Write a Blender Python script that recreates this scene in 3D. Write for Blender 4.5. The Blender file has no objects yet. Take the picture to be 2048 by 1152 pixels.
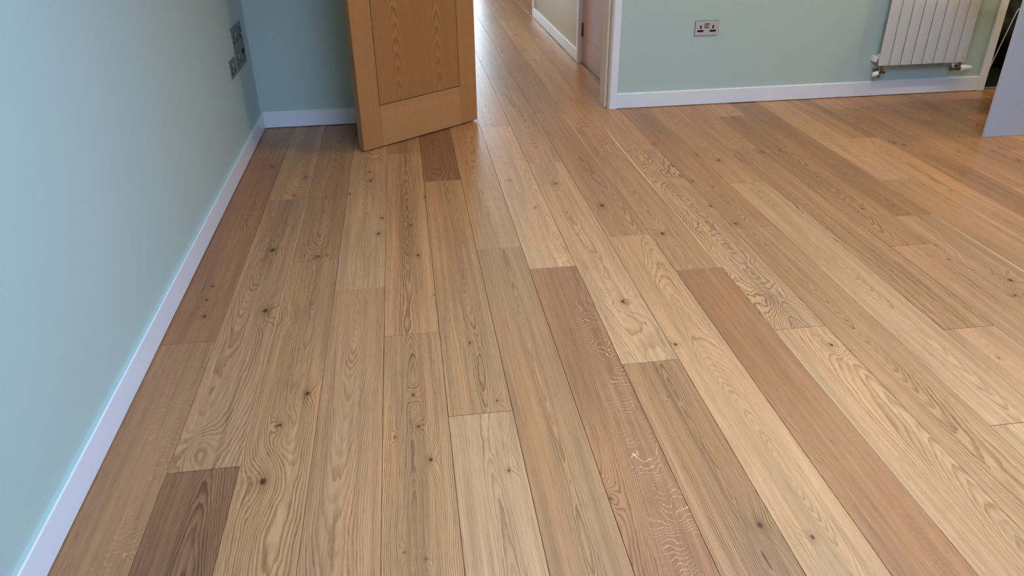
import bpy, bmesh, math, random
from mathutils import Matrix, Vector

# ------------------------------------------------------------------ camera, world, lights, exposure
S = bpy.context.scene
COL = S.collection
CAM_H = 1.39743
cam_d = bpy.data.cameras.new('camera')
cam = bpy.data.objects.new('camera', cam_d); COL.objects.link(cam)
cam_d.sensor_width = 36.0
cam_d.lens = 1504.54 / 2048 * 36.0
cam_d.clip_start = 0.02
_r = Vector((0.990205, -0.139161, -0.011315)); _u = Vector((0.077570, 0.480945, 0.873313)); _f = Vector((0.116089, 0.865636, -0.487029))
M = Matrix((_r, _u, -_f)).transposed().to_4x4()
M.translation = Vector((0, 0, CAM_H))
cam.matrix_world = M
S.camera = cam
S.view_settings.view_transform = 'Standard'
S.view_settings.look = 'None'
S.view_settings.gamma = 1.0
S.view_settings.use_curve_mapping = False
S.view_settings.exposure = 0.0

# daylight: an even, slightly blue sky; it enters through the rooflight above the viewer
SKY = (0.50, 0.755, 1.24); SKY_S = 12.8
W_ = bpy.data.worlds.new('world'); S.world = W_; W_.use_nodes = True
W_.node_tree.nodes['Background'].inputs[0].default_value = (*SKY, 1)
W_.node_tree.nodes['Background'].inputs[1].default_value = SKY_S
REAR = -0.95                      # wall behind the viewer
SX0, SX1, SY0, SY1 = 0.2, 2.1, -0.4, 2.05   # rooflight opening in the ceiling
SZ = 2.75                         # top of the rooflight upstand

def area(name, loc, rot, sx, sy, energy, col, portal=False):
    d = bpy.data.lights.new(name, 'AREA'); d.shape = 'RECTANGLE'; d.size = sx; d.size_y = sy
    d.energy = energy; d.color = col
    if portal: d.cycles.is_portal = True
    o = bpy.data.objects.new(name, d); COL.objects.link(o); o.location = loc; o.rotation_euler = rot
    return o
DAY = (0.62, 0.82, 1.0)
WARM = (1.0, 0.85, 0.50)
area('rooflight_portal', ((SX0 + SX1) / 2, (SY0 + SY1) / 2, SZ), (0, 0, 0), SX1 - SX0, SY1 - SY0, 1, (1, 1, 1), True)
# daylight in the frosted front door at the end of the hall
area('front_door_daylight', (0.74, 11.36, 1.2), (math.radians(-90), 0, 0), 0.80, 1.9, 40, DAY)
area('hall_window_daylight', (0.315, 7.2, 1.45), (0, math.radians(-90), 0), 1.1, 1.3, 15, DAY)
DOWNLIGHTS = [(1.2, 3.75), (2.7, 3.75), (4.2, 3.75), (5.7, 3.75), (4.2, 2.2), (5.7, 2.2)]
HALL_DOWNLIGHTS = [(0.9, 6.2), (0.9, 8.4)]
DOWN_W, HALL_W = 41, 26
CEIL = 2.4
for i, (x, y) in enumerate(DOWNLIGHTS + HALL_DOWNLIGHTS):
    d = bpy.data.lights.new('downlight_lamp', 'SPOT'); d.energy = DOWN_W if i < len(DOWNLIGHTS) else HALL_W
    d.color = WARM; d.spot_size = math.radians(160); d.spot_blend = 0.7; d.shadow_soft_size = 0.035
    o = bpy.data.objects.new('downlight_lamp', d); COL.objects.link(o); o.location = (x, y, CEIL - 0.012)

# ------------------------------------------------------------------ helpers
def s2l(c):
    return tuple(((v / 255) / 12.92 if v / 255 <= 0.04045 else ((v / 255 + 0.055) / 1.055) ** 2.4) for v in c)

class NT:
    """tiny helper to wire shader nodes"""
    def __init__(self, name):
        self.mat = bpy.data.materials.new(name); self.mat.use_nodes = True
        self.t = self.mat.node_tree
        self.b = self.t.nodes['Principled BSDF']
    def n(self, kind, **kw):
        nd = self.t.nodes.new(kind)
        for k, v in kw.items(): setattr(nd, k, v)
        return nd
    def put(self, sock, v):
        if isinstance(v, bpy.types.NodeSocket): self.t.links.new(v, sock)
        else: sock.default_value = v
    def m(self, op, a, b=None, c=None, clamp=False):
        nd = self.n('ShaderNodeMath', operation=op, use_clamp=clamp)
        for i, v in enumerate((a, b, c)):
            if v is not None: self.put(nd.inputs[i], v)
        return nd.outputs[0]
    def add(self, a, b): return self.m('ADD', a, b)
    def sub(self, a, b): return self.m('SUBTRACT', a, b)
    def mul(self, a, b): return self.m('MULTIPLY', a, b)
    def xyz(self, x, y, z=0.0):
        nd = self.n('ShaderNodeCombineXYZ')
        for i, v in enumerate((x, y, z)): self.put(nd.inputs[i], v)
        return nd.outputs[0]
    def sep(self, v):
        nd = self.n('ShaderNodeSeparateXYZ'); self.put(nd.inputs[0], v); return nd.outputs
    def noise(self, vec, scale=1.0, detail=2.0, rough=0.5):
        nd = self.n('ShaderNodeTexNoise'); self.put(nd.inputs['Vector'], vec)
        nd.inputs['Scale'].default_value = scale; nd.inputs['Detail'].default_value = detail; nd.inputs['Roughness'].default_value = rough
        return nd.outputs['Fac']
    def smooth(self, v, lo, hi, a=0.0, b=1.0):
        nd = self.n('ShaderNodeMapRange', interpolation_type='SMOOTHSTEP')
        self.put(nd.inputs[0], v); self.put(nd.inputs[1], lo); self.put(nd.inputs[2], hi); self.put(nd.inputs[3], a); self.put(nd.inputs[4], b)
        return nd.outputs[0]
    def mix(self, f, a, b, blend='MIX'):
        nd = self.n('ShaderNodeMix', data_type='RGBA', blend_type=blend)
        self.put(nd.inputs[0], f); self.put(nd.inputs[6], a); self.put(nd.inputs[7], b)
        return nd.outputs[2]
    def obj(self): return self.n('ShaderNodeTexCoord').outputs['Object']
    def attr(self, name):
        return self.n('ShaderNodeAttribute', attribute_type='OBJECT', attribute_name=name)
    def bump(self, h, strength, dist=0.001):
        nd = self.n('ShaderNodeBump'); self.put(nd.inputs['Height'], h)
        nd.inputs['Strength'].default_value = strength; nd.inputs['Distance'].default_value = dist
        self.t.links.new(nd.outputs[0], self.b.inputs['Normal'])

def rgba(c): return (*c, 1.0)

def plain(name, col, rough=0.5, metal=0.0, var=0.0, vscale=20.0, bump=0.0, bscale=300.0, coat=0.0):
    k = NT(name); c = s2l(col)
    k.b.inputs['Roughness'].default_value = rough; k.b.inputs['Metallic'].default_value = metal
    k.b.inputs['Coat Weight'].default_value = coat
    o = k.obj()
    f = k.noise(o, vscale, 3.0)
    dk = tuple(v * (1 - var) for v in c); lt = tuple(min(1, v * (1 + var)) for v in c)
    k.put(k.b.inputs['Base Color'], k.mix(f, rgba(dk), rgba(lt)))
    if bump: k.bump(k.noise(o, bscale, 2.0), bump)
    return k.mat

# ------------------------------------------------------------------ oak floor board material (one material, parameters per board)
PW = 0.19      # board width
def board_material(nk, with_ray, with_sap):
    k = NT('oak_board')
    x, y, _z = k.sep(k.obj())
    tone = k.attr('tone').outputs['Color']
    cx, depth, freq = k.sep(k.attr('grain').outputs['Vector'])
    contrast, ray, tilt = k.sep(k.attr('figure').outputs['Vector'])
    sap, seed, wild = k.sep(k.attr('edge').outputs['Vector'])
    n1 = k.sub(k.noise(k.xyz(k.mul(x, 2.6), k.mul(y, 0.45), seed), 1.0, 1.0), 0.5)
    n2 = k.sub(k.noise(k.xyz(k.add(k.mul(x, 5.0), 7.0), k.mul(y, 0.9), k.add(seed, 5.0)), 1.0, 1.0), 0.5)
    n3 = k.sub(k.noise(k.xyz(k.mul(x, 30.0), k.mul(y, 6.0), k.add(seed, 9.0)), 1.0, 3.0, 0.65), 0.5)
    n4 = k.sub(k.noise(k.xyz(k.mul(x, 11.0), k.mul(y, 5.0), k.add(seed, 3.0)), 1.0, 2.0, 0.5), 0.5)
    wx = k.add(k.sub(x, cx), k.mul(n1, 0.12))
    dd = k.add(k.add(depth, k.mul(tilt, y)), k.mul(n2, 0.12))
    r = k.m('SQRT', k.add(k.mul(wx, wx), k.mul(dd, dd)))
    F = k.add(k.mul(r, freq), k.mul(n3, 1.9))
    F = k.add(F, k.mul(k.mul(n4, wild), 9.0))
    core = None; halo = None
    for i in range(nk):
        a = k.attr('knot%d' % i); kx, ky, kr = k.sep(a.outputs['Vector'])
        s = k.m('MAXIMUM', k.m('ABSOLUTE', kr), 0.0001)
        on = k.m('GREATER_THAN', k.m('ABSOLUTE', kr), 0.0008)
        dx = k.m('DIVIDE', k.add(k.sub(x, kx), k.mul(n3, 0.012)), s)
        dy = k.m('DIVIDE', k.add(k.sub(y, ky), k.mul(n4, 0.03)), s)
        d1 = k.add(k.mul(k.mul(dx, dx), 0.16), k.mul(k.mul(dy, dy), 0.035))
        g = k.mul(k.m('EXPONENT', k.mul(d1, -1.0)), on)
        amp = k.add(3.0, k.mul(s, 190.0))
        F = k.add(F, k.mul(g, amp))
        # dark core: ellipse a little longer than wide, only where kr > 0
        dc = k.m('SQRT', k.add(k.mul(k.mul(dx, dx), 2.2), k.mul(k.mul(dy, dy), 1.0)))
        pos = k.m('GREATER_THAN', kr, 0.0008)
        cm = k.mul(k.smooth(dc, 0.25, 1.0, 1.0, 0.0), pos)
        hm = k.mul(k.smooth(dc, 0.4, 3.4, 1.0, 0.0), k.mul(on, k.add(0.35, k.mul(pos, 0.65))))
        core = cm if core is None else k.m('MAXIMUM', core, cm)
        halo = hm if halo is None else k.m('MAXIMUM', halo, hm)
    fr = k.m('FRACT', F); ri = k.m('FLOOR', F)
    wn = k.n('ShaderNodeTexWhiteNoise', noise_dimensions='2D'); k.put(wn.inputs['Vector'], k.xyz(ri, seed))
    ringv = k.add(0.35, k.mul(wn.outputs['Value'], 0.9))
    line = k.mul(k.mul(k.smooth(fr, 0.25, 0.88), k.smooth(fr, 0.9, 1.0, 1.0, 0.0)), ringv)
    # pores: long dashes, densest in the early wood
    po = k.noise(k.xyz(k.mul(x, 520.0), k.mul(y, 16.0), seed), 1.0, 2.0, 0.6)
    pores = k.mul(k.smooth(po, 0.52, 0.72), k.add(0.5, k.mul(line, 0.8)))
    streak = k.sub(k.noise(k.xyz(k.mul(x, 60.0), k.mul(y, 1.4), k.add(seed, 21.0)), 1.0, 3.0, 0.6), 0.5)
    cloud = k.sub(k.noise(k.xyz(k.mul(x, 9.0), k.mul(y, 1.1), k.add(seed, 31.0)), 1.0, 2.0), 0.5)
    # base colour
    heart = k.mul(k.smooth(r, 0.012, 0.07, 1.0, 0.0), k.mul(k.sub(k.m('FRACT', k.mul(seed, 0.618)), 0.68), 0.42))
    v = k.add(k.add(1.04, heart), k.add(k.mul(streak, 0.95), k.mul(cloud, 0.45)))
    base = k.n('ShaderNodeVectorMath', operation='SCALE'); k.put(base.inputs[0], tone); k.put(base.inputs[3], v)
    base = base.outputs[0]
    warmer = k.mix(k.smooth(cloud, -0.05, 0.25, 0.0, 0.35), base, k.mix(1.0, base, (1.03, 0.9, 0.78, 1), 'MULTIPLY'))
    dark = k.mix(1.0, warmer, (0.50, 0.40, 0.31, 1), 'MULTIPLY')
    c = k.mix(k.m('MINIMUM', k.mul(k.mul(line, contrast), 1.12), 1.0), warmer, dark)
    c = k.mix(k.m('MINIMUM', k.mul(pores, 0.7), 1.0), c, k.mix(1.0, c, (0.58, 0.47, 0.37, 1), 'MULTIPLY'))
    # medullary rays: pale wavy flecks lying across the board
    if with_ray: c = ray_layer(k, c, x, y, seed, n1, ray)
    if with_sap: c = sap_layer(k, c, x, sap, n2)
    # knots
    if nk:
        c = k.mix(k.mul(halo, 0.38), c, k.mix(1.0, c, (0.52, 0.40, 0.30, 1), 'MULTIPLY'))
        c = k.mix(k.mul(core, 0.92), c, rgba(s2l((58, 34, 22))))
    k.put(k.b.inputs['Base Color'], c)
    k.put(k.b.inputs['Roughness'], k.add(0.34, k.mul(pores, 0.12)))
    k.b.inputs['IOR'].default_value = 1.45
    k.bump(k.mul(po, -1.0), 0.25, 0.0006)
    return k.mat

def ray_layer(k, c, x, y, seed, n1, ray):
    rw = k.add(k.mul(y, 62.0), k.mul(k.noise(k.xyz(k.mul(x, 26.0), k.mul(y, 9.0), seed), 1.0, 3.0, 0.6), 3.6))
    rw = k.add(rw, k.mul(k.noise(k.xyz(k.mul(x, 4.0), k.mul(y, 5.0), k.add(seed, 70.0))), 16.0))
    rf = k.m('ABSOLUTE', k.sub(k.m('FRACT', rw), 0.5))
    rl = k.smooth(rf, 0.44, 0.485)
    rm = k.mul(k.smooth(k.noise(k.xyz(k.mul(x, 20.0), k.mul(y, 7.0), k.add(seed, 50.0)), 1.0, 2.0), 0.40, 0.54), k.smooth(k.noise(k.xyz(k.mul(x, 3.0), k.mul(y, 1.6), k.add(seed, 60.0))), 0.36, 0.50))
    side = k.smooth(k.add(x, k.mul(n1, 0.10)), -0.035, 0.03)
    rmask = k.mul(k.mul(rl, rm), k.mul(ray, side))
    c = k.mix(k.m('MINIMUM', rmask, 1.0), c, k.mix(0.8, c, rgba(s2l((222, 178, 132)))))
    return c

def sap_layer(k, c, x, sap, n2):
    # sapwood strip along one long edge
    e = k.sub(PW / 2, k.mul(k.m('SIGN', sap), x))
    sw = k.mul(k.m('ABSOLUTE', sap), k.add(0.55, k.mul(n2, 3.2)))
    sm = k.mul(k.m('LESS_THAN', e, sw), k.m('GREATER_THAN', k.m('ABSOLUTE', sap), 0.0005))
    return k.mix(k.mul(sm, 0.75), c, rgba(s2l((220, 184, 134))))

def veneer(name, col, axis, mode, contrast=0.5, freq=170.0, rough=0.42, centres=(0.0,)):
    """straight or crown-cut oak veneer; axis = local grain axis ('x' or 'z')"""
    k = NT(name)
    X, Y, Z = k.sep(k.obj())
    a, g = (X, Z) if axis == 'z' else (Z, X)
    n1 = k.sub(k.noise(k.xyz(k.mul(a, 5.0), k.mul(g, 0.8), 3.0), 1.0, 2.0), 0.5)
    n3 = k.sub(k.noise(k.xyz(k.mul(a, 40.0), k.mul(g, 5.0), 8.0), 1.0, 3.0), 0.5)
    if mode == 'crown':
        # leaves of veneer laid side by side: fold the width so the crowns repeat
        aa = k.sub(k.m('PINGPONG', k.add(a, 1.337), 0.295), 0.1475)
        aa = k.add(aa, k.mul(n1, 0.02))
        dd = k.add(k.add(0.01, k.mul(g, 0.085)), k.mul(n1, 0.03))
        F = k.mul(k.m('SQRT', k.add(k.mul(aa, aa), k.mul(dd, dd))), freq)
        F = k.add(F, k.mul(n3, 0.8))
    else:
        F = k.add(k.mul(k.add(a, k.mul(n1, 0.02)), freq), k.mul(n3, 1.2))
    fr = k.m('FRACT', F)
    line = k.mul(k.smooth(fr, 0.2, 0.85), k.smooth(fr, 0.88, 1.0, 1.0, 0.0))
    po = k.smooth(k.noise(k.xyz(k.mul(a, 700.0), k.mul(g, 22.0), 2.0), 1.0, 2.0, 0.6), 0.5, 0.72)
    st = k.noise(k.xyz(k.mul(a, 50.0), k.mul(g, 1.0), 11.0), 1.0, 3.0)
    c0 = s2l(col)
    base = k.mix(st, rgba(tuple(v * 0.86 for v in c0)), rgba(tuple(min(1, v * 1.14) for v in c0)))
    c = k.mix(k.mul(line, contrast), base, k.mix(1.0, base, (0.62, 0.52, 0.42, 1), 'MULTIPLY'))
    c = k.mix(k.mul(po, 0.4), c, k.mix(1.0, c, (0.6, 0.5, 0.4, 1), 'MULTIPLY'))
    k.put(k.b.inputs['Base Color'], c)
    k.b.inputs['Roughness'].default_value = rough
    k.bump(k.mul(po, -1.0), 0.15, 0.0005)
    return k.mat

def panel_material():
    """white melamine with a faint arc-shaped scratch and a few scuffs near the bottom edge"""
    k = NT('white_melamine')
    x, y, z = k.sep(k.obj())
    n = k.noise(k.obj(), 60.0, 3.0)
    dx = k.sub(x, 0.50); dz = k.sub(z, -0.02)
    rr = k.m('SQRT', k.add(k.mul(dx, dx), k.mul(dz, dz)))
    arc = k.smooth(k.m('ABSOLUTE', k.sub(rr, k.add(0.40, k.mul(n, 0.006)))), 0.0005, 0.0022, 1.0, 0.0)
    arc = k.mul(arc, k.mul(k.smooth(z, 0.10, 0.16), k.smooth(z, 0.26, 0.34, 1.0, 0.0)))
    arc = k.mul(arc, k.m('LESS_THAN', x, 0.5))
    sc = k.mul(k.smooth(k.noise(k.xyz(k.mul(x, 30.0), y, k.mul(z, 160.0)), 1.0, 2.0), 0.68, 0.74), k.smooth(z, 0.012, 0.03, 1.0, 0.0))
    c = k.mix(k.mul(arc, 0.45), rgba(s2l((180, 184, 193))), rgba(s2l((108, 110, 120))))
    c = k.mix(k.mul(sc, 0.6), c, rgba(s2l((90, 92, 100))))
    k.put(k.b.inputs['Base Color'], c)
    k.b.inputs['Roughness'].default_value = 0.35
    return k.mat

def brushed_material():
    k = NT('brushed_steel')
    x, y, z = k.sep(k.obj())
    n = k.noise(k.xyz(k.mul(x, 12.0), y, k.mul(z, 900.0)), 1.0, 3.0)
    k.put(k.b.inputs['Base Color'], k.mix(n, rgba(s2l((184, 178, 176))), rgba(s2l((212, 206, 203)))))
    k.b.inputs['Metallic'].default_value = 0.35
    k.put(k.b.inputs['Roughness'], k.add(0.32, k.mul(n, 0.15)))
    return k.mat

MAT = dict(
    subfloor=plain('dark_subfloor', (52, 36, 24), 0.9, var=0.1),
    green=plain('sage_wall_paint', (177, 192, 181), 0.62, var=0.012, vscale=3.0, bump=0.06, bscale=420.0),
    cream=plain('cream_wall_paint', (206, 196, 180), 0.65, var=0.012, vscale=3.0, bump=0.06, bscale=420.0),
    white=plain('white_gloss_paint', (226, 224, 226), 0.32, var=0.015, vscale=9.0),
    caulk=plain('white_caulk', (236, 238, 236), 0.45, var=0.02),
    ivory=plain('ivory_frame_paint', (222, 210, 190), 0.35, var=0.015, vscale=9.0),
    ceiling=plain('white_ceiling_paint', (238, 236, 230), 0.8, var=0.01),
    oak_v=veneer('oak_veneer_upright', (180, 122, 72), 'z', 'straight', 0.4, 150.0),
    oak_h=veneer('oak_veneer_level', (192, 136, 86), 'x', 'straight', 0.65, 120.0),
    oak_p=veneer('oak_veneer_crown', (172, 117, 67), 'z', 'crown', 0.75, 130.0),
    oak_edge=veneer('oak_lipping', (158, 114, 74), 'z', 'straight', 0.3, 150.0),
    groove=plain('dark_groove', (58, 28, 14), 0.7, var=0.35, vscale=260.0),
    red_v=veneer('brown_veneer_upright', (190, 146, 140), 'z', 'straight', 0.3, 140.0, 0.28),
    red_h=veneer('brown_veneer_level', (192, 148, 142), 'x', 'straight', 0.35, 110.0, 0.28),
    sill=plain('brown_door_sill', (120, 86, 74), 0.4, var=0.1),
    brass=plain('aged_brass', (120, 92, 60), 0.4, metal=0.9, var=0.2, vscale=80.0),
    steel=brushed_material(),
    steel_dark=plain('dull_nickel', (112, 116, 104), 0.42, metal=0.35, var=0.06, vscale=40.0),
    plate_edge=plain('plate_rim', (196, 194, 190), 0.3, metal=0.7, var=0.03),
    rim_dark=plain('dark_plate_rim', (92, 86, 80), 0.45, metal=0.4, var=0.05),
    black=plain('black_plastic', (14, 13, 14), 0.45, var=0.1),
    rocker=plain('pale_brass_rocker', (176, 162, 140), 0.35, metal=0.3, var=0.05),
    rad=plain('white_radiator_enamel', (214, 207, 200), 0.3, var=0.01),
    chrome=plain('worn_chrome', (150, 140, 128), 0.25, metal=1.0, var=0.15, vscale=90.0),
    valve=plain('white_valve_plastic', (232, 228, 222), 0.4, var=0.02),
    melamine=panel_material(),
    worktop=plain('pale_worktop', (214, 210, 204), 0.3, var=0.06, vscale=120.0),
    near_black=plain('black_and_recess_shade', (8, 8, 10), 0.85, var=0.1),  # near black paints the recess's shade onto walls and floor; also faces a module
    bag=plain('black_bag_plastic', (10, 10, 12), 0.5, var=0.2, bump=0.3, bscale=60.0),
    rod=plain('pale_metal_tube', (236, 242, 248), 0.3, metal=0.0, var=0.03),
    grey_floor=plain('grey_threshold', (128, 124, 120), 0.5, var=0.08),
    frame=plain('grey_window_frame', (90, 94, 98), 0.4, var=0.02),
)

def board_key(nk, ray, sap):
    key = 'board_%d_%d_%d' % (nk, ray, sap)
    if key not in MAT: MAT[key] = board_material(nk, ray, sap)
    return key

# ------------------------------------------------------------------ mesh helpers
def bx(bm, x0, x1, y0, y1, z0, z1, bev=0.0, seg=1):
    vs = [bm.verts.new((x, y, z)) for z in (z0, z1) for y in (y0, y1) for x in (x0, x1)]
    fs = [(0, 2, 3, 1), (4, 5, 7, 6), (0, 1, 5, 4), (1, 3, 7, 5), (3, 2, 6, 7), (2, 0, 4, 6)]
    ff = [bm.faces.new([vs[i] for i in f]) for f in fs]
    if bev:
        es = list({e for f in ff for e in f.edges})
        bmesh.ops.bevel(bm, geom=es, offset=bev, segments=seg, profile=0.6, affect='EDGES')
    return bm

def box(x0, x1, y0, y1, z0, z1, bev=0.0, seg=1):
    return bx(bmesh.new(), x0, x1, y0, y1, z0, z1, bev, seg)

def lathe(bm, prof, origin, axis, seg=20):
    """revolve [(distance along axis, radius)] about an axis"""
    ax = Vector(axis).normalized()
    t = Vector((0, 0, 1)) if abs(ax.z) < 0.9 else Vector((1, 0, 0))
    u = ax.cross(t).normalized(); w = ax.cross(u)
    rings = []
    for d, r in prof:
        c = Vector(origin) + ax * d
        rings.append([bm.verts.new(c + u * (r * math.cos(2 * math.pi * i / seg)) + w * (r * math.sin(2 * math.pi * i / seg))) for i in range(seg)])
    for a, b in zip(rings, rings[1:]):
        for i in range(seg):
            j = (i + 1) % seg
            bm.faces.new((a[i], a[j], b[j], b[i]))
    bm.faces.new(rings[0][::-1]); bm.faces.new(rings[-1])
    bmesh.ops.recalc_face_normals(bm, faces=bm.faces)
    return bm

def tube(bm, pts, r, seg=12):
    pts = [Vector(p) for p in pts]; rings = []
    up = None
    for i, p in enumerate(pts):
        d = (pts[min(i + 1, len(pts) - 1)] - pts[max(i - 1, 0)]).normalized()
        if up is None: up = d.orthogonal().normalized()
        up = (up - d * up.dot(d)).normalized(); w = d.cross(up)
        rings.append([bm.verts.new(p + up * (r * math.cos(2 * math.pi * k / seg)) + w * (r * math.sin(2 * math.pi * k / seg))) for k in range(seg)])
    for a, b in zip(rings, rings[1:]):
        for i in range(seg):
            j = (i + 1) % seg
            bm.faces.new((a[i], a[j], b[j], b[i]))
    bm.faces.new(rings[0][::-1]); bm.faces.new(rings[-1])
    bmesh.ops.recalc_face_normals(bm, faces=bm.faces)
    return bm

def obj(name, bm, mat, parent=None, smooth=False, loc=None):
    me = bpy.data.meshes.new(name); bm.to_mesh(me); bm.free()
    me.materials.append(MAT[mat])
    if smooth:
        for p in me.polygons: p.use_smooth = True
        try: me.set_sharp_from_angle(angle=math.radians(40))
        except Exception: pass
    o = bpy.data.objects.new(name, me); COL.objects.link(o)
    if loc is not None: o.location = loc
    if parent is not None: o.parent = parent
    return o

def empty(name, loc=(0, 0, 0), rotz=0.0):
    o = bpy.data.objects.new(name, None); COL.objects.link(o); o.location = loc; o.rotation_euler = (0, 0, rotz)
    o.empty_display_size = 0.05
    return o

def tag(o, label, cat, kind=None, group=None):
    o['label'] = label; o['category'] = cat
    if kind: o['kind'] = kind
    if group: o['group'] = group
    return o

# ------------------------------------------------------------------ room shell
LW = -0.915            # left wall face
YL, YR = 4.761, 4.793  # back wall faces, left and right of the doorway
YB = 5.02              # hall side of the back wall
RW = 6.3
HX, HL, HE, HC = 1.402, 0.30, 11.4, 8.39   # hall: right wall face, left wall face, end, outer corner

floor = obj('floor', box(LW - 0.1, RW + 0.1, REAR - 0.1, HE + 0.1, -0.06, -0.0145), 'subfloor')
tag(floor, 'oak board floor running through the room and into the hall', 'floor', 'structure')

o = obj('wall_left', box(LW - 0.15, LW, REAR - 0.1, YB, -0.0, CEIL), 'green'); tag(o, 'pale sage green wall with two metal socket plates low down', 'wall', 'structure')
o = obj('wall_back_left', box(LW, 0.37, YL, YB, 0, CEIL), 'green'); tag(o, 'short sage green wall in the corner behind the oak door', 'wall', 'structure')
bm = bmesh.new()
bx(bm, 0.37, 1.326, YR, YB, 2.03, CEIL)
bx(bm, 1.326, 3.97, YR, YB, 0, CEIL)
bx(bm, 3.97, 4.83, YR, YB, 2.03, CEIL)
bx(bm, 4.83, RW, YR, YB, 0, CEIL)
o = obj('wall_back_right', bm, 'green'); tag(o, 'sage green wall carrying the white radiator and a steel socket', 'wall', 'structure')
o = obj('wall_right', box(RW, RW + 0.15, REAR - 0.1, YB, 0, CEIL), 'green'); tag(o, 'sage green wall closing the room on the right', 'wall', 'structure')
o = obj('wall_rear', box(LW - 0.1, RW + 0.1, REAR - 0.1, REAR, 0, CEIL), 'green'); tag(o, 'sage green wall behind the viewer', 'wall', 'structure')
# ceiling with the rooflight opening and its upstand
bm = bmesh.new()
bx(bm, LW - 0.1, SX0, REAR - 0.1, HE + 0.1, CEIL, CEIL + 0.1); bx(bm, SX1, RW + 0.1, REAR - 0.1, HE + 0.1, CEIL, CEIL + 0.1)
bx(bm, SX0, SX1, REAR - 0.1, SY0, CEIL, CEIL + 0.1); bx(bm, SX0, SX1, SY1, HE + 0.1, CEIL, CEIL + 0.1)
ceil = obj('ceiling', bm, 'ceiling'); tag(ceil, 'plain white ceiling with a rooflight and recessed downlights', 'ceiling', 'structure')
wf = empty('window_1', ((SX0 + SX1) / 2, (SY0 + SY1) / 2, CEIL + 0.1)); tag(wf, 'square rooflight in the ceiling above the viewer', 'window', 'structure')
hx, hy, hz = (SX1 - SX0) / 2, (SY1 - SY0) / 2, SZ - CEIL - 0.1
obj('upstand', box(-hx - 0.04, -hx, -hy - 0.04, hy + 0.04, 0, hz), 'ceiling', wf); obj('upstand', box(hx, hx + 0.04, -hy - 0.04, hy + 0.04, 0, hz), 'ceiling', wf)
obj('upstand', box(-hx, hx, -hy - 0.04, -hy, 0, hz), 'ceiling', wf); obj('upstand', box(-hx, hx, hy, hy + 0.04, 0, hz), 'ceiling', wf)
obj('glazing_bar', box(-0.02, 0.02, -hy, hy, hz, hz + 0.04), 'frame', wf)

for x, y in DOWNLIGHTS + HALL_DOWNLIGHTS:
    bm = bmesh.new()
    lathe(bm, [(0.0, 0.048), (0.004, 0.046), (0.005, 0.040), (0.001, 0.038)], (x, y, CEIL), (0, 0, -1), 20)
    obj('downlight_ring', bm, 'chrome', ceil)

# hall walls
bm = bmesh.new()
bx(bm, HX, HX + 0.14, YB, 5.20, 0, CEIL); bx(bm, HX, HX + 0.14, 5.20, 6.15, 2.03, CEIL); bx(bm, HX, HX + 0.14, 6.15, HC, 0, CEIL)
o = obj('wall_hall_right', bm, 'cream'); tag(o, 'cream hall wall beyond the doorway with a brown door in it', 'wall', 'structure')
o = obj('wall_hall_return', box(HX + 0.14, 3.3, HC - 0.14, HC, 0, CEIL), 'cream'); tag(o, 'cream wall turning away at the far end of the hall', 'wall', 'structure')
o = obj('wall_hall_left', box(HL - 0.12, HL, YB, HE, 0, CEIL), 'cream'); tag(o, 'cream hall wall hidden behind the open oak door', 'wall', 'structure')
bm = bmesh.new()
bx(bm, HL - 0.12, 0.28, HE, HE + 0.12, 0, CEIL); bx(bm, 1.2, 3.3, HE, HE + 0.12, 0, CEIL); bx(bm, 0.28, 1.2, HE, HE + 0.12, 2.2, CEIL)
o = obj('wall_hall_end', bm, 'cream'); tag(o, 'cream wall around the front door at the end of the hall', 'wall', 'structure')
o = obj('wall_hall_far', box(3.3, 3.42, HC - 0.14, HE + 0.12, 0, CEIL), 'cream'); tag(o, 'cream wall at the far right of the hall', 'wall', 'structure')
fd = empty('window_2', (0.74, HE + 0.08, 0)); tag(fd, 'glazed front door frame at the end of the hall', 'window', 'structure')
for a, b in ((-0.46, -0.40), (0.40, 0.46)): obj('frame_post', box(a, b, -0.02, 0.02, 0.0, 2.2, 0.003), 'white', fd)
obj('frame_rail', box(-0.40, 0.40, -0.019, 0.019, 0.0, 0.18, 0.003), 'white', fd)
obj('frosted_pane', box(-0.40, 0.40, 0.0, 0.012, 0.18, 2.2), 'white', fd)

# skirting boards
SK, ST = 0.097, 0.016
def skirting(name, x0, x1, y0, y1, label, h=SK, caulk=None):
    o = obj(name, box(x0, x1, y0, y1, 0.004, h, 0.0012), 'white'); tag(o, label, 'skirting board', 'structure')
    if caulk: obj('paint_line', box(*caulk, 0.0), 'green' if caulk[1] - caulk[0] < 0.02 else 'caulk', o)
    return o
skirting('baseboard_left', LW, LW + ST, REAR, YL - 0.0, 'white skirting board along the left sage wall', caulk=(LW, LW + 0.011, REAR, YL - ST, SK - 0.0005, SK + 0.0012))
skirting('baseboard_back_left', LW + ST, 0.345, YL - ST, YL, 'short white skirting board in the corner behind the oak door', caulk=(LW + ST, 0.345, YL - 0.003, YL, SK - 0.0005, SK + 0.002))
skirting('baseboard_back_right', 1.351, 3.94, YR - ST, YR, 'white skirting board running below the radiator', caulk=(1.351, 3.94, YR - 0.004, YR, SK - 0.0005, SK + 0.003))
skirting('baseboard_back_far', 4.90, RW, YR - ST, YR, 'white skirting board past the dark doorway')
skirting('baseboard_hall', HX - ST, HX, 6.195, HC - 0.055, 'white skirting board low on the cream hall wall')
skirting('baseboard_right', RW - ST, RW, REAR, YR - ST, 'white skirting board along the right wall')

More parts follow.
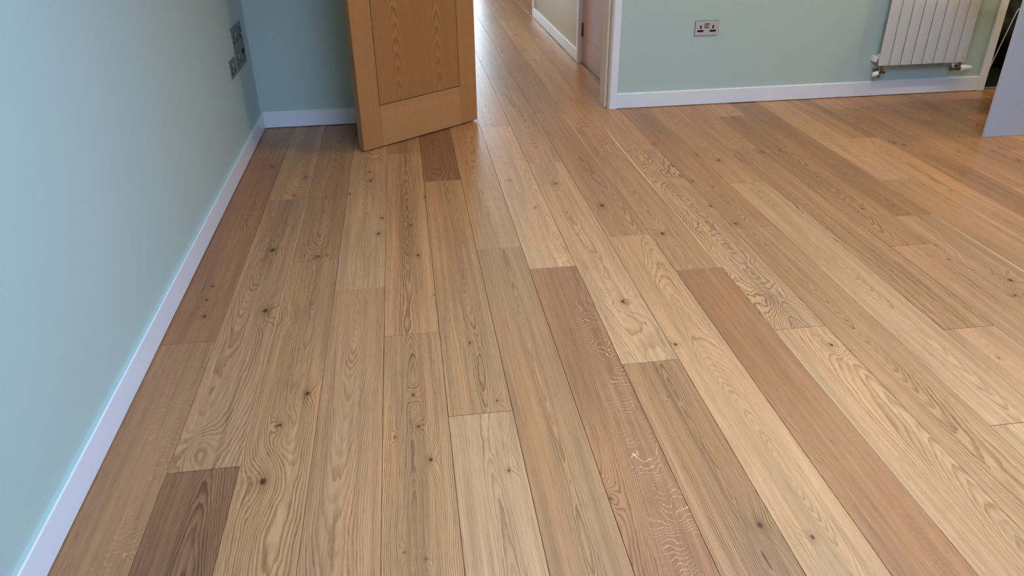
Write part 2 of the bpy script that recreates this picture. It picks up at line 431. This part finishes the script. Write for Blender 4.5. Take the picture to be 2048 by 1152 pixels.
# door surrounds
t1 = empty('trim_1', (1.296, YR, 0)); tag(t1, 'white and ivory door surround right of the oak door opening', 'door frame', 'structure')
obj('architrave', box(0.009, 0.055, -0.018, 0.0, 0.0, 2.075, 0.002), 'white', t1)
obj('lining', box(0.0, 0.03, 0.0, YB - YR, 0.0, 2.03, 0.001), 'ivory', t1)
obj('door_stop', box(-0.012, 0.0, 0.045, 0.16, 0.0, 2.015, 0.002), 'ivory', t1)
obj('rebate_strip', box(0.004, 0.012, -0.012, 0.0, 0.0, 2.03, 0.001), 'ivory', t1)
obj('hall_architrave', box(0.006, 0.05, YB - YR, YB - YR + 0.016, 0.0, 2.075, 0.002), 'ivory', t1)
t2 = empty('trim_2', (0.40, YL, 0)); tag(t2, 'white door surround on the hinge side behind the oak door', 'door frame', 'structure')
obj('architrave', box(-0.055, -0.009, -0.018, 0.0, 0.0, 2.075, 0.002), 'white', t2)
obj('lining', box(-0.03, 0.0, 0.0, YB - YL, 0.0, 2.03, 0.001), 'ivory', t2)
t3 = empty('trim_3', (0.85, YR, 2.03)); tag(t3, 'white head of the door surround above the oak door opening', 'door frame', 'structure')
obj('lining', box(-0.45, 0.446, 0.0, YB - YR, -0.03, 0.0), 'ivory', t3)
obj('architrave', box(-0.505, 0.501, -0.018, 0.0, 0.045, 0.092, 0.002), 'white', t3)
t4 = empty('trim_4', (3.97, YR, 0)); tag(t4, 'white architrave between the radiator and the dark doorway', 'door frame', 'structure')
obj('architrave', box(-0.030, 0.026, -0.018, 0.0, 0.0, 2.075, 0.002), 'white', t4)
obj('lining', box(0.0, 0.02, 0.0, YB - YR, 0.0, 2.03), 'ivory', t4)
t5 = empty('trim_5', (4.83, YR, 0)); tag(t5, 'white architrave on the far side of the dark doorway', 'door frame', 'structure')
obj('architrave', box(-0.01, 0.055, -0.018, 0.0, 0.0, 2.075, 0.002), 'white', t5)
obj('lining', box(-0.02, 0.0, 0.0, YB - YR, 0.0, 2.03), 'ivory', t5)
t6 = empty('trim_6', (HX, 6.15, 0)); tag(t6, 'ivory door surround on the hinge side of the brown hall door', 'door frame', 'structure')
obj('architrave', box(-0.018, 0.0, -0.005, 0.042, 0.0, 2.075, 0.002), 'white', t6)
obj('lining', box(0.0, 0.10, -0.022, 0.0, 0.0, 2.03, 0.001), 'ivory', t6)
t7 = empty('trim_7', (HX, 5.20, 0)); tag(t7, 'ivory door surround on the near side of the brown hall door', 'door frame', 'structure')
obj('architrave', box(-0.018, 0.0, -0.042, 0.005, 0.0, 2.075, 0.002), 'white', t7)
obj('lining', box(0.0, 0.10, 0.0, 0.022, 0.0, 2.03, 0.001), 'ivory', t7)
t8 = empty('trim_8', (HX, HC, 0)); tag(t8, 'white corner post where the hall wall ends', 'door frame', 'structure')
obj('architrave', box(-0.018, 0.0, -0.052, 0.0, 0.0, CEIL - 0.001, 0.002), 'white', t8)
obj('return_board', box(-0.018, 0.14, 0.0, 0.014, 0.0, CEIL - 0.001, 0.002), 'white', t8)

# recess behind the second doorway, its shade put into near-black surfaces
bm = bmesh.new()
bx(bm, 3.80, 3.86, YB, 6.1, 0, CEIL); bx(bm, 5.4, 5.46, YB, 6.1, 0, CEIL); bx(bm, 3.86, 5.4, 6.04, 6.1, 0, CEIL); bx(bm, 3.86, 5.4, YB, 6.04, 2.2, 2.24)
o = obj('wall_recess', bm, 'near_black'); tag(o, 'recess walls behind the doorway, coloured near black for shade', 'wall', 'structure')
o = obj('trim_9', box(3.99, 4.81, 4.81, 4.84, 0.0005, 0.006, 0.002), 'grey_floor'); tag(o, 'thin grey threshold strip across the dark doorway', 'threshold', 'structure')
o = obj('floor_recess', box(3.86, 5.4, 4.84, 6.04, -0.014, 0.0), 'near_black'); tag(o, 'recess floor coloured near black for shade', 'floor', 'structure')

# ------------------------------------------------------------------ oak boards
X0 = -0.90805
LEN = 1.908
JOINT = {0: 2.28, 1: 1.625, 2: 2.838, 3: 2.569, 4: 2.216, 5: 1.749, 6: 2.838, 7: 2.627, 8: 1.928, 9: 2.864, 10: 2.521, 11: 2.046,
         12: 2.862, 13: 1.472, 14: 1.957, 15: 2.584, 16: 2.869, 17: 3.29, 18: 2.03, 19: 2.611, 20: 1.2, 21: 2.30, 22: 3.605, 23: 2.324}
# board tones, linear: red level, green and blue as shares of red
_T = dict(tan=(.45, .490, .195), pale=(.50, .515, .220), brown=(.395, .475, .185), red=(.35, .420, .160), grey=(.42, .500, .210), gold=(.51, .495, .200),
          pink=(.465, .480, .200), dark=(.26, .435, .175), umber=(.35, .480, .192))
TONES = {k: (v[0], v[0] * v[1], v[0] * v[2]) for k, v in _T.items()}
# (column, board counted away from the viewer): tone, contrast, ring frequency, crown centre, crown depth, rays, sapwood edge, wildness
BOARD = {
    (0, -1): ('umber', 0.35, 200, -0.20, 0.10, 0.45, 0, 0.1), (0, 0): ('red', 0.45, 130, 0.02, 0.03, 0, 0, 0.5), (0, 1): ('brown', 0.5, 130, 0.0, 0.03, 0, 0, 0.4),
    (1, -1): ('dark', 0.75, 150, 0.05, 0.02, 0, 0, 0.1), (1, 0): ('grey', 0.5, 120, -0.02, 0.05, 0, 0.003, 0.2), (1, 1): ('tan', 0.55, 120, 0.03, 0.02, 0, 0, 0.3),
    (2, -1): ('tan', 0.6, 130, 0.0, 0.04, 0, 0, 0.3), (2, 0): ('brown', 0.6, 120, 0.0, 0.02, 0, 0, 0.15),
    (3, -1): ('pink', 0.45, 130, -0.02, 0.06, 0, 0, 0.2), (3, 0): ('pale', 0.35, 130, 0.0, 0.05, 0, 0.007, 0.4), (3, 1): ('dark', 0.6, 120, 0.0, 0.03, 0, 0, 0.2),
    (4, -1): ('tan', 0.65, 150, -0.02, 0.01, 0, 0, 0.3), (4, 0): ('gold', 0.6, 130, 0.0, 0.02, 0, 0, 0.35), (4, 1): ('brown', 0.5, 120, 0.0, 0.03, 0, 0, 0.3),
    (5, -1): ('pale', 0.45, 160, 0.03, 0.0, 0, 0, 0.1), (5, 0): ('tan', 0.6, 150, 0.02, 0.0, 0, 0, 0.05), (5, 1): ('dark', 0.6, 130, 0.0, 0.03, 0, 0, 0.1),
    (6, -1): ('brown', 0.6, 170, 0.01, 0.01, 0, 0, 0.1), (6, 0): ('tan', 0.7, 110, 0.02, 0.03, 0, 0, 0.7),
    (7, -1): ('red', 0.6, 150, -0.12, 0.06, 1.0, 0, 0.1), (7, 0): ('pale', 0.4, 130, 0.06, 0.06, 0.2, 0, 0.1), (7, 1): ('pink', 0.5, 130, 0.0, 0.05, 0, 0, 0.2),
    (8, -1): ('umber', 0.85, 120, 0.03, 0.02, 0, 0, 0.35), (8, 0): ('pale', 0.5, 110, 0.0, 0.05, 0, 0, 0.3), (8, 1): ('tan', 0.6, 120, 0.0, 0.04, 0, 0, 0.3), (8, 2): ('umber', 0.6, 120, 0.0, 0.03, 0, 0, 0.3),
    (9, -1): ('gold', 0.4, 160, 0.02, 0.04, 0, 0, 0.05), (9, 0): ('brown', 0.6, 130, 0.0, 0.04, 0, 0.010, 0.1), (9, 1): ('umber', 0.35, 140, 0.0, 0.06, 0, 0, 0.1), (9, 2): ('umber', 0.5, 140, 0.0, 0.06, 0, 0, 0.1),
    (10, -1): ('red', 0.45, 210, -0.16, 0.10, 0.25, 0, 0.05), (10, 0): ('tan', 0.65, 130, -0.02, 0.03, 0, 0.012, 0.1), (10, 1): ('tan', 0.4, 130, 0.0, 0.05, 0, 0, 0.1), (10, 2): ('pale', 0.5, 130, 0.0, 0.05, 0, 0, 0.2),
    (11, -1): ('gold', 0.45, 140, 0.06, 0.04, 0, -0.008, 0.05), (11, 0): ('pale', 0.75, 100, 0.0, 0.04, 0, 0, 0.9), (11, 1): ('tan', 0.4, 120, 0.0, 0.04, 0, 0, 0.3),
    (12, -1): ('tan', 0.55, 150, -0.02, 0.03, 0, 0, 0.1), (12, 0): ('brown', 0.55, 140, 0.0, 0.05, 0, 0, 0.2),
    (13, -1): ('pale', 0.4, 140, 0.0, 0.05, 0, 0, 0.1), (13, 0): ('pale', 0.4, 130, 0.0, 0.02, 0, 0, 0.15), (13, 1): ('tan', 0.4, 130, 0.0, 0.06, 0, 0, 0.1),
    (14, -1): ('pink', 0.35, 150, 0.0, 0.05, 0, 0, 0.05), (14, 0): ('grey', 1.25, 70, -0.11, 0.02, 0, 0, 0.06), (14, 1): ('tan', 0.4, 140, 0.0, 0.06, 0, 0, 0.1),
    (15, -1): ('pink', 0.4, 140, 0.02, 0.02, 0, 0, 0.1), (15, 0): ('brown', 0.7, 120, 0.0, 0.04, 0, 0, 0.25), (15, 1): ('pale', 0.3, 140, 0.0, 0.06, 0, 0, 0.05),
    (16, -1): ('grey', 0.5, 130, -0.03, 0.03, 0, 0, 0.1), (16, 0): ('brown', 0.8, 120, 0.0, 0.01, 0, 0, 0.15),
    (17, -1): ('tan', 0.4, 140, 0.05, 0.05, 0, -0.007, 0.05), (17, 0): ('pale', 0.3, 150, 0.0, 0.07, 0.3, 0, 0.05),
    (18, 0): ('gold', 0.4, 140, 0.0, 0.06, 0, 0, 0.05), (18, 1): ('tan', 0.55, 140, 0.05, 0.04, 0, 0, 0.1),
    (19, 0): ('tan', 0.65, 140, 0.0, 0.04, 0, 0, 0.1), (19, 1): ('pale', 0.4, 140, 0.0, 0.05, 0, 0, 0.1),
}
# knots seen in the photograph: world x, y, radius (negative: swirl in the grain without a dark heart)
KNOTS = [(-0.621, 2.972, 0.0213), (-0.579, 2.457, 0.022), (-0.654, 1.703, -0.0181), (-0.378, 1.924, 0.0138), (-0.442, 1.781, 0.0087), (-0.458, 1.552, 0.0198), (-0.456, 2.416, -0.0218), (-0.428, 2.874, 0.0125), (-0.63, 3.205, -0.0317), (-0.235, 3.862, 0.0134), (-0.229, 3.728, 0.0156), (-0.328, 3.557, 0.0125), (-0.283, 3.225, 0.0092), (-0.165, 3.234, 0.0116), (-0.179, 3.06, 0.0155), (-0.242, 2.876, -0.0126), (0.041, 3.462, 0.0123), (-0.035, 3.133, 0.0113), (-0.013, 2.825, 0.0125), (0.036, 2.485, 0.0057), (-0.058, 1.869, 0.0076), (-0.046, 1.717, 0.0072), (-0.017, 1.577, 0.0109), (-0.106, 1.678, -0.0057), (-0.092, 1.266, 0.0047), (-0.045, 1.237, 0.0047), (0.14, 2.132, 0.0102), (0.193, 1.8, 0.0075), (0.188, 1.591, -0.0166), (0.185, 1.495, 0.0093), (0.501, 4.178, -0.0464), (0.418, 3.735, -0.0369), (0.553, 3.238, 0.0118), (0.481, 3.606, 0.0154), (0.567, 2.777, -0.0125), (0.428, 1.357, 0.0088), (0.721, 2.318, 0.0184), (0.705, 3.525, 0.0203), (0.654, 2.625, -0.0241), (0.569, 2.353, -0.0148), (0.763, 1.214, 0.0144), (0.812, 1.474, -0.0325), (0.705, 1.743, 0.0045), (0.867, 3.209, 0.0236), (0.873, 4.352, -0.0664), (0.82, 2.009, 0.0117), (0.869, 1.164, 0.0106), (1.049, 2.862, 0.0217), (1.038, 4.012, -0.0566), (1.112, 1.799, -0.0094), (1.289, 3.563, -0.0362), (1.178, 2.607, -0.0325), (1.258, 2.243, -0.0256), (1.394, 3.443, 0.0151), (1.366, 3.119, 0.0163), (1.404, 2.905, 0.0155), (1.379, 4.042, 0.0172), (1.308, 4.083, -0.0289), (1.638, 3.713, 0.0188), (1.634, 3.89, -0.0168), (1.558, 3.818, 0.0165), (1.933, 3.804, 0.0221), (2.04, 3.819, -0.0222), (2.001, 3.501, -0.0259), (2.289, 3.956, -0.0287), (2.044, 2.976, 0.0115), (2.733, 3.832, 0.0169), (2.762, 3.782, 0.0195), (2.718, 4.208, 0.0091), (3.331, 4.593, 0.0131), (2.413, 3.036, -0.0094), (3.261, 3.65, 0.0137), (3.172, 3.504, 0.0106), (3.211, 3.44, 0.0157), (2.806, 3.333, -0.0152), (2.775, 3.085, -0.0144), (2.161, 2.135, 0.0109), (2.138, 2.567, 0.0083), (2.11, 2.441, 0.008), (2.159, 2.253, -0.0132), (2.225, 2.242, 0.017), (-0.762, 4.031, 0.0192), (-0.565, 3.829, 0.0158), (-0.599, 3.583, 0.0125), (-0.562, 4.274, -0.029), (-0.862, 4.464, -0.0239), (-0.809, 2.684, 0.0117), (-0.809, 2.575, 0.0113), (-0.792, 2.448, 0.0127), (-0.784, 2.515, -0.0186), (0.426, 4.431, -0.0304), (0.881, 6.76, -0.0353), (0.74, 6.58, -0.0517), (0.773, 5.458, -0.0365), (0.801, 5.923, 0.0157), (1.039, 6.686, 0.0219), (0.858, 9.062, 0.0288), (1.056, 7.421, 0.0241), (1.192, 6.202, 0.0164), (0.867, 2.269, -0.0073), (1.379, 1.67, -0.0151), (0.209, 4.139, -0.0257), (0.134, 4.355, 0.0149)]

def board_mesh(x0, x1, y0, y1):
    bm = bmesh.new(); g, e, c, d = 0.0006, 0.0011, 0.0008, 0.0009
    L = []
    for z, q in ((-0.014, 0.0), (-d, 0.0), (0.0, c * 0.8)):
        i, j = g + q, e + q
        L.append([bm.verts.new(p) for p in ((x0 + i, y0 + j, z), (x1 - i, y0 + j, z), (x1 - i, y1 - j, z), (x0 + i, y1 - j, z))])
    for a, b in zip(L, L[1:]):
        for i in range(4):
            j = (i + 1) % 4
            bm.faces.new((a[i], a[j], b[j], b[i]))
    bm.faces.new(L[-1]); bm.faces.new(L[0][::-1])
    return bm

rng = random.Random(7)
names = list(TONES)
weights = [6, 2, 2, 0.2, 3, 4, 3, 0.1, 1]
NCOL = 39
for c in range(NCOL):
    xa, xb = X0 + c * PW, X0 + (c + 1) * PW
    if c == 0: xa = LW + 0.006
    if xa > RW - 0.02: break
    xb = min(xb, RW)
    cxw = X0 + (c + 0.5) * PW
    ybot = REAR
    if 6 <= c <= 12: segs = [(ybot, HE)]
    elif 13 <= c <= 21: segs = [(ybot, 4.79), (HC + 0.02, HE)]
    elif 25 <= c <= 30: segs = [(ybot, 4.81)]
    else: segs = [(ybot, 4.785 if c > 6 else 4.755)]
    j0 = JOINT.get(c)
    if j0 is None: j0 = 1.2 + rng.random() * 1.8
    for lo, hi in segs:
        i = math.floor((lo - j0) / LEN)
        while j0 + i * LEN < hi:
            a, b = j0 + i * LEN, j0 + (i + 1) * LEN
            ca, cb = max(a, lo), min(b, hi)
            if cb - ca > 0.02:
                mid = (a + b) / 2
                spec = BOARD.get((c, i))
                if spec is None:
                    spec = (rng.choices(names, weights)[0], 0.35 + 0.35 * rng.random(), 110 + 60 * rng.random(), (rng.random() - 0.5) * 0.12, 0.01 + 0.06 * rng.random(), 0.6 if rng.random() < 0.06 else 0, 0.008 * rng.choice((-1, 1)) if rng.random() < 0.1 else 0, 0.3 * rng.random())
                tone, con, fq, ccx, dep, ray, sap, wild = spec
                ks = [q for q in KNOTS if xa <= q[0] < xb and ca <= q[1] < cb]
                ks.sort(key=lambda q: -abs(q[2])); ks = ks[:6]
                if not ks and rng.random() < 0.6:
                    ks = [(xa + 0.03 + 0.13 * rng.random(), a + 1.9 * rng.random(), (0.006 + 0.008 * rng.random()) * rng.choice((1, -1))) for _ in range(rng.choice((1, 2)))]
                nk = 0 if not ks else 2 if len(ks) <= 2 else 6
                o = obj('board', board_mesh(xa - cxw, xb - cxw, ca - mid, cb - mid), board_key(nk, int(ray > 0), int(sap != 0)), floor, loc=(cxw, mid, 0.0))
                lin = TONES[tone]; vv = 0.95 + 0.1 * rng.random()
                o['tone'] = [float(v * vv) for v in lin]
                o['grain'] = [float(ccx), float(dep), float(fq * 1.6)]
                o['figure'] = [float(con), float(ray), float((0.03 + 0.05 * rng.random()) * rng.choice((-1, 1)))]
                o['edge'] = [float(sap), float(c * 3.7 + i * 11.3 + 1.5), float(wild)]
                for q in range(nk):
                    o['knot%d' % q] = [float(ks[q][0] - cxw), float(ks[q][1] - mid), float(ks[q][2])] if q < len(ks) else [0.0, 0.0, 0.0]
            i += 1

# ------------------------------------------------------------------ doors
def flush_door(root, L, H, T, z0, stile, rail, mats, x_sign=1):
    """leaf in local coordinates: x from hinge (0) to leading edge (L), front face at y = 0, thickness towards +y"""
    mv, mh, mp, mg = mats
    g = 0.0022
    obj('core', box(0.004, L - 0.004, 0.0016, T - 0.0016, z0 + 0.004, H - 0.004), mg, root)
    for a, b in ((0.0, stile), (L - stile, L)):
        obj('stile', box(a, b, 0.0, T, z0, H, 0.0012), mv, root)
    m = stile; n = L - stile
    obj('bottom_rail', box(m + 0.0003, n - 0.0003, 0.0, T, z0, rail, 0.0006), mh, root)
    obj('top_rail', box(m + 0.0003, n - 0.0003, 0.0, T, H - 0.14, H, 0.0006), mh, root)
    obj('panel', box(m + g, n - g, 0.0003, T - 0.0003, rail + g, H - 0.14 - g, 0.0012), mp, root)

ax, ay = 0.4211, 4.6851
dxv, dyv = -0.27257 - ax, 4.1776 - ay
ang = math.atan2(dyv, dxv)
# local +x runs to the leading edge; local +y must point away from the viewer, so mirror by building with y negative thickness
d1 = empty('door_1', (ax, ay, 0.0), ang); tag(d1, 'open oak door with grooved panel standing at the hall doorway', 'door', 'structure')
LD, TD = 0.862, 0.045
def flip(bm_args):
    x0, x1, y0, y1, z0, z1 = bm_args
    return x0, x1, -y1, -y0, z0, z1
g = 0.0038
ST1 = 0.134
obj('core', box(*flip((0.004, LD - 0.008, 0.005, TD - 0.005, 0.012, 1.97))), 'groove', d1)
obj('stile', box(*flip((0.0, ST1, 0.0, TD, 0.008, 1.98)), 0.0012), 'oak_v', d1)
st = obj('stile', box(*flip((LD - ST1, LD - 0.006, 0.0, TD, 0.008, 1.98)), 0.0008), 'oak_v', d1)
obj('edge_lipping', box(*flip((LD - 0.006, LD, 0.0, TD, 0.008, 1.98)), 0.0008), 'oak_edge', d1)
obj('bottom_rail', box(*flip((ST1 + 0.0004, LD - ST1 - 0.0004, 0.0, TD, 0.008, 0.240)), 0.0006), 'oak_h', d1)
obj('top_rail', box(*flip((ST1 + 0.0004, LD - ST1 - 0.0004, 0.0, TD, 1.84, 1.98)), 0.0006), 'oak_h', d1)
obj('panel', box(*flip((ST1 + g, LD - ST1 - g, 0.0002, TD - 0.0002, 0.240 + g, 1.84 - g)), 0.0012), 'oak_p', d1)
hb = bmesh.new()
lathe(hb, [(0, 0.026), (0.008, 0.026), (0.010, 0.011), (0.045, 0.010), (0.05, 0.006)], (LD - 0.06, 0.0, 1.02), (0, 1, 0), 20)
tube(hb, [(LD - 0.06, 0.042, 1.02), (LD - 0.10, 0.046, 1.02), (LD - 0.17, 0.046, 1.018)], 0.009, 12)
obj('lever_handle', hb, 'steel', d1, True)

# brown door in the hall wall: plane normal -x, hinges at the far side
d2 = empty('door_2', (HX + 0.022, 6.127, 0.0), math.radians(-90)); tag(d2, 'closed reddish brown door in the hall wall', 'door', 'structure')
flush_door(d2, 0.904, 2.0, 0.044, 0.010, 0.11, 0.206, ('red_v', 'red_h', 'red_v', 'groove'))
for z in (0.21, 1.55):
    hb = bmesh.new()
    lathe(hb, [(0, 0.007), (0.108, 0.007)], (0.001, -0.008, z), (0, 0, 1), 12)
    bx(hb, -0.003, 0.006, -0.008, 0.0, z + 0.004, z + 0.104)
    hg = obj('hinge', hb, 'brass', d2, True)
o = obj('trim_10', box(HX - 0.004, HX + 0.075, 5.222, 6.128, 0.0, 0.008, 0.002), 'sill'); tag(o, 'low brown sill under the brown hall door', 'door sill', 'structure')

# ------------------------------------------------------------------ sockets
def slot(root, name, x0, x1, z0, z1, mat='black', y=-0.0075, th=0.003, bev=0.0009):
    return obj(name, box(x0, x1, y - th + 0.0024, y + 0.0024, z0, z1, bev), mat, root)

def double_socket(root, u, v, plate_y, s=1.0):
    """slots and switches of a double outlet centred on (u, v)"""
    for sx in (-1, 1):
        c = u + sx * 0.041 * s
        slot(root, 'earth_slot', c - 0.0058 * s, c + 0.0058 * s, v - 0.002 * s, v + 0.019 * s, y=plate_y)
        slot(root, 'pin_slot', c - 0.021 * s, c + 0.021 * s, v - 0.0225 * s, v - 0.0085 * s, y=plate_y)
    sf = slot(root, 'switch_surround', u - 0.0165 * s, u + 0.0165 * s, v + 0.0015 * s, v + 0.0315 * s, y=plate_y)
    for sx in (-1, 1):
        c = u + sx * 0.0075 * s
        obj('switch_rocker', box(c - 0.0056 * s, c + 0.0056 * s, plate_y - 0.0045, plate_y, v + 0.006 * s, v + 0.0275 * s, 0.001), 'rocker', sf)

sr = empty('wall_socket', (1.9195, YR, 0.447)); tag(sr, 'brushed steel double socket alone on the wall left of the radiator', 'socket')
obj('back_rim', box(-0.0785, 0.0785, -0.0045, -0.0002, -0.001, 0.092, 0.001), 'rim_dark', sr)
obj('plate', box(-0.0765, 0.0765, -0.0075, -0.0045, 0.001, 0.090, 0.0014, 2), 'steel', sr)
double_socket(sr, 0.0, 0.044, -0.0075)
for sx in (-1, 1):
    b = bmesh.new(); lathe(b, [(0, 0.003), (0.001, 0.003), (0.0014, 0.002)], (sx * 0.066, -0.0073, 0.047), (0, -1, 0), 12); obj('screw', b, 'chrome', sr)

sl = empty('wall_socket', (LW, 4.205, 0.447), math.radians(90)); tag(sl, 'small metal double socket below and left of the big socket plate', 'socket')
obj('plate', box(-0.079, 0.079, -0.0095, 0.0, 0.0, 0.089, 0.0025, 2), 'steel_dark', sl)
obj('plate_rim', box(-0.081, -0.0785, -0.0085, 0.0, -0.001, 0.090, 0.0008), 'plate_edge', sl)
double_socket(sl, 0.0, 0.043, -0.0095)

sm_ = empty('media_plate', (LW, 4.447, 0.447), math.radians(90)); tag(sm_, 'large metal plate with two double sockets and aerial ports near the corner', 'socket')
obj('plate', box(-0.145, 0.145, -0.0095, 0.0, 0.0, 0.221, 0.0025, 2), 'steel_dark', sm_)
obj('plate_rim', box(-0.147, -0.1445, -0.0085, 0.0, -0.001, 0.222, 0.0008), 'plate_edge', sm_)
for v in (0.052, 0.165):
    double_socket(sm_, -0.058, v, -0.0095, 1.05)
    md = slot(sm_, 'module', 0.052, 0.112, v - 0.027, v + 0.034, y=-0.0095)
    if v > 0.1:
        obj('module_face', box(0.056, 0.082, -0.0125, -0.009, v + 0.004, v + 0.030, 0.001), 'steel_dark', md)
        b = bmesh.new(); lathe(b, [(0, 0.0075), (0.004, 0.0075), (0.004, 0.0048), (0.016, 0.0048), (0.016, 0.003)], (0.094, -0.011, v - 0.004), (0, -1, 0), 16); obj('aerial_connector', b, 'plate_edge', md, True)
    else:
        obj('module_face', box(0.056, 0.108, -0.0125, -0.009, v + 0.006, v + 0.030, 0.001), 'near_black', md)
        for q in (0.060, 0.086): obj('data_port', box(q, q + 0.018, -0.0122, -0.009, v - 0.022, v - 0.004, 0.001), 'steel_dark', md)

# ------------------------------------------------------------------ radiator
rx0, rxp, ryf, rz0, rz1 = 3.104, 0.0789, 4.700, 0.222, 1.82
ra = empty('radiator', (3.42, YR, 0.0)); tag(ra, 'white flat-panel upright radiator on the sage wall', 'radiator')
def rl(x, y, z): return (x - 3.42, y - YR, z)
proto = None
for i in range(8):
    a = rx0 + i * rxp
    if proto is None:
        bm = box(0.0034, rxp - 0.0034, 0.0, 0.013, rz0, rz1, 0.004, 3)
        proto = obj('panel', bm, 'rad', ra, True, (rx0 - 3.42, ryf - YR, 0)); 
    else:
        q = proto.copy(); COL.objects.link(q); q.parent = ra; q.location = (a - 3.42, ryf - YR, 0)
for z in (rz0 + 0.055, 1.0, rz1 - 0.055):
    bm = box(rx0 + 0.006 - 3.42, rx0 + 8 * rxp - 0.006 - 3.42, ryf + 0.0125 - YR, ryf + 0.046 - YR, z - 0.02, z + 0.02, 0.006, 2)
    obj('header_tube', bm, 'rad', ra, True)
for x in (rx0 + 0.002, rx0 + 8 * rxp - 0.06):
    for z in (0.258, 1.6):
        bm = bmesh.new(); a = x - 3.42
        bx(bm, a - 0.004, a + 0.014, ryf + 0.040 - YR, -0.0015, z - 0.020, z + 0.020, 0.004, 2)
        obj('wall_bracket', bm, 'valve', ra, True)
bm = bmesh.new(); lathe(bm, [(0, 0.004), (0.0006, 0.004)], rl(3.709, ryf + 0.0004, 0.252), (0, -1, 0), 12); obj('badge_dot', bm, 'chrome', ra)
def valve(x, side, thermostatic):
    vy = 4.722
    v = bmesh.new()
    lathe(v, [(0, 0.010), (0.012, 0.010), (0.012, 0.015), (0.022, 0.015), (0.022, 0.010), (0.058, 0.010)], rl(x, vy, 0.166), (0, 0, 1), 16)
    lathe(v, [(-0.016, 0.013), (-0.010, 0.016), (0.010, 0.016), (0.016, 0.013)], rl(x, vy, 0.178), (1, 0, 0), 16)
    lathe(v, [(0.0, 0.012), (0.018, 0.012), (0.018, 0.017), (0.030, 0.017), (0.030, 0.009), (YR - vy - 0.0015, 0.009)], rl(x, vy, 0.178), (0, 1, 0), 16)
    b = obj('valve_body', v, 'chrome', ra, True)
    w = bmesh.new()
    if thermostatic:
        lathe(w, [(0.010, 0.017), (0.018, 0.023), (0.024, 0.023), (0.026, 0.019), (0.028, 0.023), (0.054, 0.022), (0.062, 0.017), (0.088, 0.015), (0.092, 0.010)], rl(x, vy, 0.178), (side, 0, 0), 20)
        obj('thermostat_head', w, 'valve', b, True)
        w2 = bmesh.new(); lathe(w2, [(0, 0.013), (0.02, 0.013), (0.02, 0.016), (0.028, 0.016)], rl(x - 0.028, vy, 0.178), (-1, 0, 0), 16)
        obj('coupling_nut', w2, 'chrome', b, True)
        w3 = bmesh.new(); lathe(w3, [(0, 0.008), (0.055, 0.008)], rl(x - 0.046, vy, 0.168), (0, 0, 1), 14); obj('white_tail', w3, 'valve', b, True)
    else:
        lathe(w, [(0.014, 0.013), (0.018, 0.0165), (0.048, 0.0145), (0.052, 0.010)], rl(x, vy, 0.172), (side, -0.25, -0.18), 20)
        obj('valve_cap', w, 'valve', b, True)
        w3 = bmesh.new(); lathe(w3, [(0, 0.010), (0.016, 0.010), (0.016, 0.014), (0.024, 0.014)], rl(x + 0.010, vy - 0.004, 0.178), (1, 0, 0), 14); obj('coupling_nut', w3, 'chrome', b, True)
        w4 = bmesh.new(); lathe(w4, [(0, 0.005), (0.024, 0.006), (0.03, 0.004)], rl(x - 0.006, vy - 0.008, 0.168), (0, -0.2, -1), 10); obj('drain_spout', w4, 'brass', b, True)
valve(3.137, -1, False)
valve(3.712, 1, True)

# ------------------------------------------------------------------ breakfast bar end panel
kb = empty('breakfast_bar', (3.294, 3.826, 0.0)); tag(kb, 'white breakfast bar end panel standing on the floor at the right', 'counter')
obj('end_panel', box(0.0, 0.90, 0.0, 0.022, 0.0005, 0.87, 0.0012), 'melamine', kb)
obj('rear_support', box(0.62, 0.90, 0.40, 0.422, 0.0005, 0.87, 0.0012), 'melamine', kb)
obj('worktop', box(-0.012, 1.0, -0.02, 0.45, 0.87, 0.905, 0.003, 2), 'worktop', kb)

# ------------------------------------------------------------------ things in the dark recess
bm = bmesh.new()
bmesh.ops.create_icosphere(bm, subdivisions=4, radius=1.0)
from mathutils import noise as mnoise
for v in bm.verts:
    p = v.co.copy(); n = mnoise.noise(p * 1.7) * 0.16 + mnoise.noise(p * 5.0) * 0.05
    p *= 1.0 + n
    zz = max(p.z, -0.82)
    v.co = Vector((p.x * 0.36, p.y * 0.26, (zz + 0.82) * 0.31))
o = obj('bin_bag', bm, 'bag', None, True, (4.62, 5.52, 0.001)); tag(o, 'bulky black bag lying in the dark doorway', 'bag')
bm = bmesh.new()
pts = [(4.236, 5.05, 0.0), (4.238, 5.05, 0.165), (4.27, 5.05, 0.315), (4.299, 5.05, 0.447), (4.304, 5.05, 0.468), (4.313, 5.05, 0.486), (4.326, 5.05, 0.495), (4.42, 5.05, 0.503)]
pts = [(4.203, 5.05, 0.003)] + pts[1:]
pts += [(4.47, 5.05, 0.495), (4.49, 5.05, 0.46), (4.52, 5.05, 0.003)]
tube(bm, [Vector(p) - Vector((4.36, 5.05, 0)) for p in pts], 0.0042, 10)
o = obj('bent_tube', bm, 'rod', None, True, (4.36, 5.05, 0)); tag(o, 'thin pale metal tube bent at the top in the dark doorway', 'tube')
